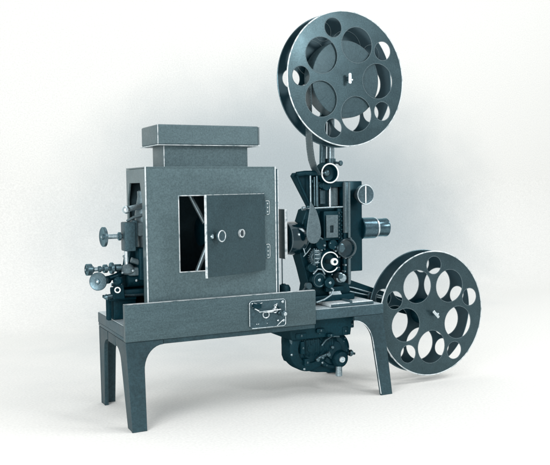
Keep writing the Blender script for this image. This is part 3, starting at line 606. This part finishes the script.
# ------------------------------------------------------------------ reels
R = .1575
RG = 'perforated film reels'
RL = thing('film_reel', 'dark perforated film reel raised on two poles above the projector head, part wound with film', 'film reel', (0, 0, 0), RG)
def flange(y, rimmat, body='reel', par=None, closed=(), nm='flange'):
    par = par or RL
    bm = NB()
    loops = [circ(0, 0, R - .001, 96)]
    for k in range(5):
        a = math.radians(-1.0 + 72 * k); loops.append(circ(.540 * R * math.cos(a), .540 * R * math.sin(a), .268 * R, 44))
        a = math.radians(35.5 + 72 * k); loops.append(circ(.775 * R * math.cos(a), .775 * R * math.sin(a), .146 * R, 32))
    extrude(bm, [l_ for i_, l_ in enumerate(loops) if i_ not in closed], XZ, y, y + .0018, .0004)
    o_y = y; f = obj(nm, bm, body, par, org=wloc(par) + Vector((0, y, 0)) if 0 else (0, y, 0))
    bm = NB(); torus(bm, (0, y + .0008, 0), (0, 1, 0), R - .0005, .0016, 128, 10); obj('rolled_rim', bm, rimmat, f, org=(0, y, 0))
    bm = NB()
    for lp in loops[1:]:
        cx = sum(p[0] for p in lp) / len(lp); cz = sum(p[1] for p in lp) / len(lp); rr = math.hypot(lp[0][0] - cx, lp[0][1] - cz)
        torus(bm, (cx, y + .0002, cz), (0, 1, 0), rr, .0009, 44, 6)
    obj('hole_bead', bm, 'grey', f, org=(0, y, 0))
    return f
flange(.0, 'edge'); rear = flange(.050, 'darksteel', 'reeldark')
bm = NB(); lathe(bm, (0, .002, 0), (0, 1, 0), [(0, .032), (.0478, .032)], 56); hb = obj('core', bm, 'black', RL, org=(0, .026, 0))
bm = NB(); rod(bm, (0, .002, 0), (0, -.012, 0), .0050); obj('spindle', bm, 'darksteel', RL, org=(0, 0, 0))
bm = NB(); extrude(bm, [rrect(-.0042, .0034, -.013, .012, .0028)], XZ, -.016, -.0115, .0008); rod(bm, (-.0002, -.0140, -.004), (.006, -.0140, -.004), .0028); lt = obj('latch', bm, 'steel', RL, org=(0, -.012, 0))
low = copy_tree(RL)
low['label'] = 'empty dark perforated take-up reel standing low beside the right end of the bench'
low.location = (.796, .020, .1735); low.rotation_euler = (0, math.radians(19.5), 0)
for ch in low.children:
    if ch.name.startswith('latch'): ch.rotation_euler = (0, math.radians(-64), 0)
for q in list(rear.children): bpy.data.objects.remove(q)
bpy.data.objects.remove(rear)
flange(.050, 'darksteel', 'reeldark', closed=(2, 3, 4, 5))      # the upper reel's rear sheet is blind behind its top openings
bm = NB(); lathe(bm, (0, .0045, 0), (0, 1, 0), [(0, .0325), (.0002, .0895), (.001, .0905), (.040, .0905), (.041, .0895), (.041, .0325)], 96); fr = obj('film_roll', bm, 'filmroll', RL, org=(0, .02, 0))
RL.location = (.549, .020, .749)
RL.rotation_euler = (0, 0, 0)
# film leader hanging from the roll into the head
pts = [(.4580, .755), (.4575, .72), (.4585, .68), (.4590, .64), (.4590, .61), (.4610, .585), (.4650, .56), (.4710, .543), (.4760, .534), (.482, .524)]
bm = NB(); A = []; tk = .0005
for x, z in pts: A.append([bm.verts.new((x + dx, y, z)) for dx, y in ((-tk, .028), (tk, .028), (tk, .060), (-tk, .060))])
for P_, Q_ in zip(A, A[1:]):
    for k in range(4): bm.faces.new((P_[k], P_[(k + 1) % 4], Q_[(k + 1) % 4], Q_[k]))
bm.faces.new(A[0]); bm.faces.new(A[-1][::-1])
o = obj('film_strip', bm, 'filmstrip'); o['label'] = 'curved strip of film hanging from the upper reel down into the head'; o['category'] = 'film strip'

# ------------------------------------------------------------------ light, world, camera
def area(loc, tgt, size, power, col=(1, 1, 1), sy=None):
    l = bpy.data.lights.new('unseen_lamp', 'AREA'); l.energy = power; l.size = size; l.color = col
    if sy: l.shape = 'RECTANGLE'; l.size_y = sy
    o = bpy.data.objects.new('unseen_lamp', l); COL.objects.link(o); o.location = loc
    o.rotation_euler = (Vector(tgt) - Vector(loc)).to_track_quat('-Z', 'Y').to_euler(); return o
area((-1.35, -1.25, .85), (.25, .1, .12), 1.1, 32)
area((.4, .3, 2.8), (.4, .3, 0), 2.2, 15, sy=2.2)
area((1.18, -1.65, 1.25), (.45, .0, .8), .36, 9)  # added lamp out of view, gives the upper reel its sheen
area((2.9, -1.0, 2.8), (1.5, 1.6, .7), 1.6, 45, sy=1.2)  # added lamp out of view, brightens the backdrop wall
w = bpy.data.worlds.new('World'); S.world = w; w.use_nodes = True
bg = w.node_tree.nodes['Background']; bg.inputs['Color'].default_value = (.90, .96, 1, 1); bg.inputs['Strength'].default_value = .66
cam = bpy.data.cameras.new('camera'); co = bpy.data.objects.new('camera', cam); COL.objects.link(co)
Rv = Vector((.89824473, -.43931, -.01277223)); Uv = Vector((.03691818, .04646342, .99823755)); Fv = Vector((.4379423, .89713314, -.05795405))
mtx = Matrix((Rv, Uv, -Fv)).transposed().to_4x4(); mtx.translation = Vector((-.42576710, -1.58066351, .49794349))
co.matrix_world = mtx
cam.sensor_width = 36; cam.lens = 786.746 / 550 * 36; cam.clip_start = .05; cam.clip_end = 100
S.camera = co
S.view_settings.view_transform = 'Standard'; S.view_settings.look = 'None'; S.view_settings.gamma = 1; S.view_settings.exposure = .07
S.render.resolution_x = 1024; S.render.resolution_y = 866
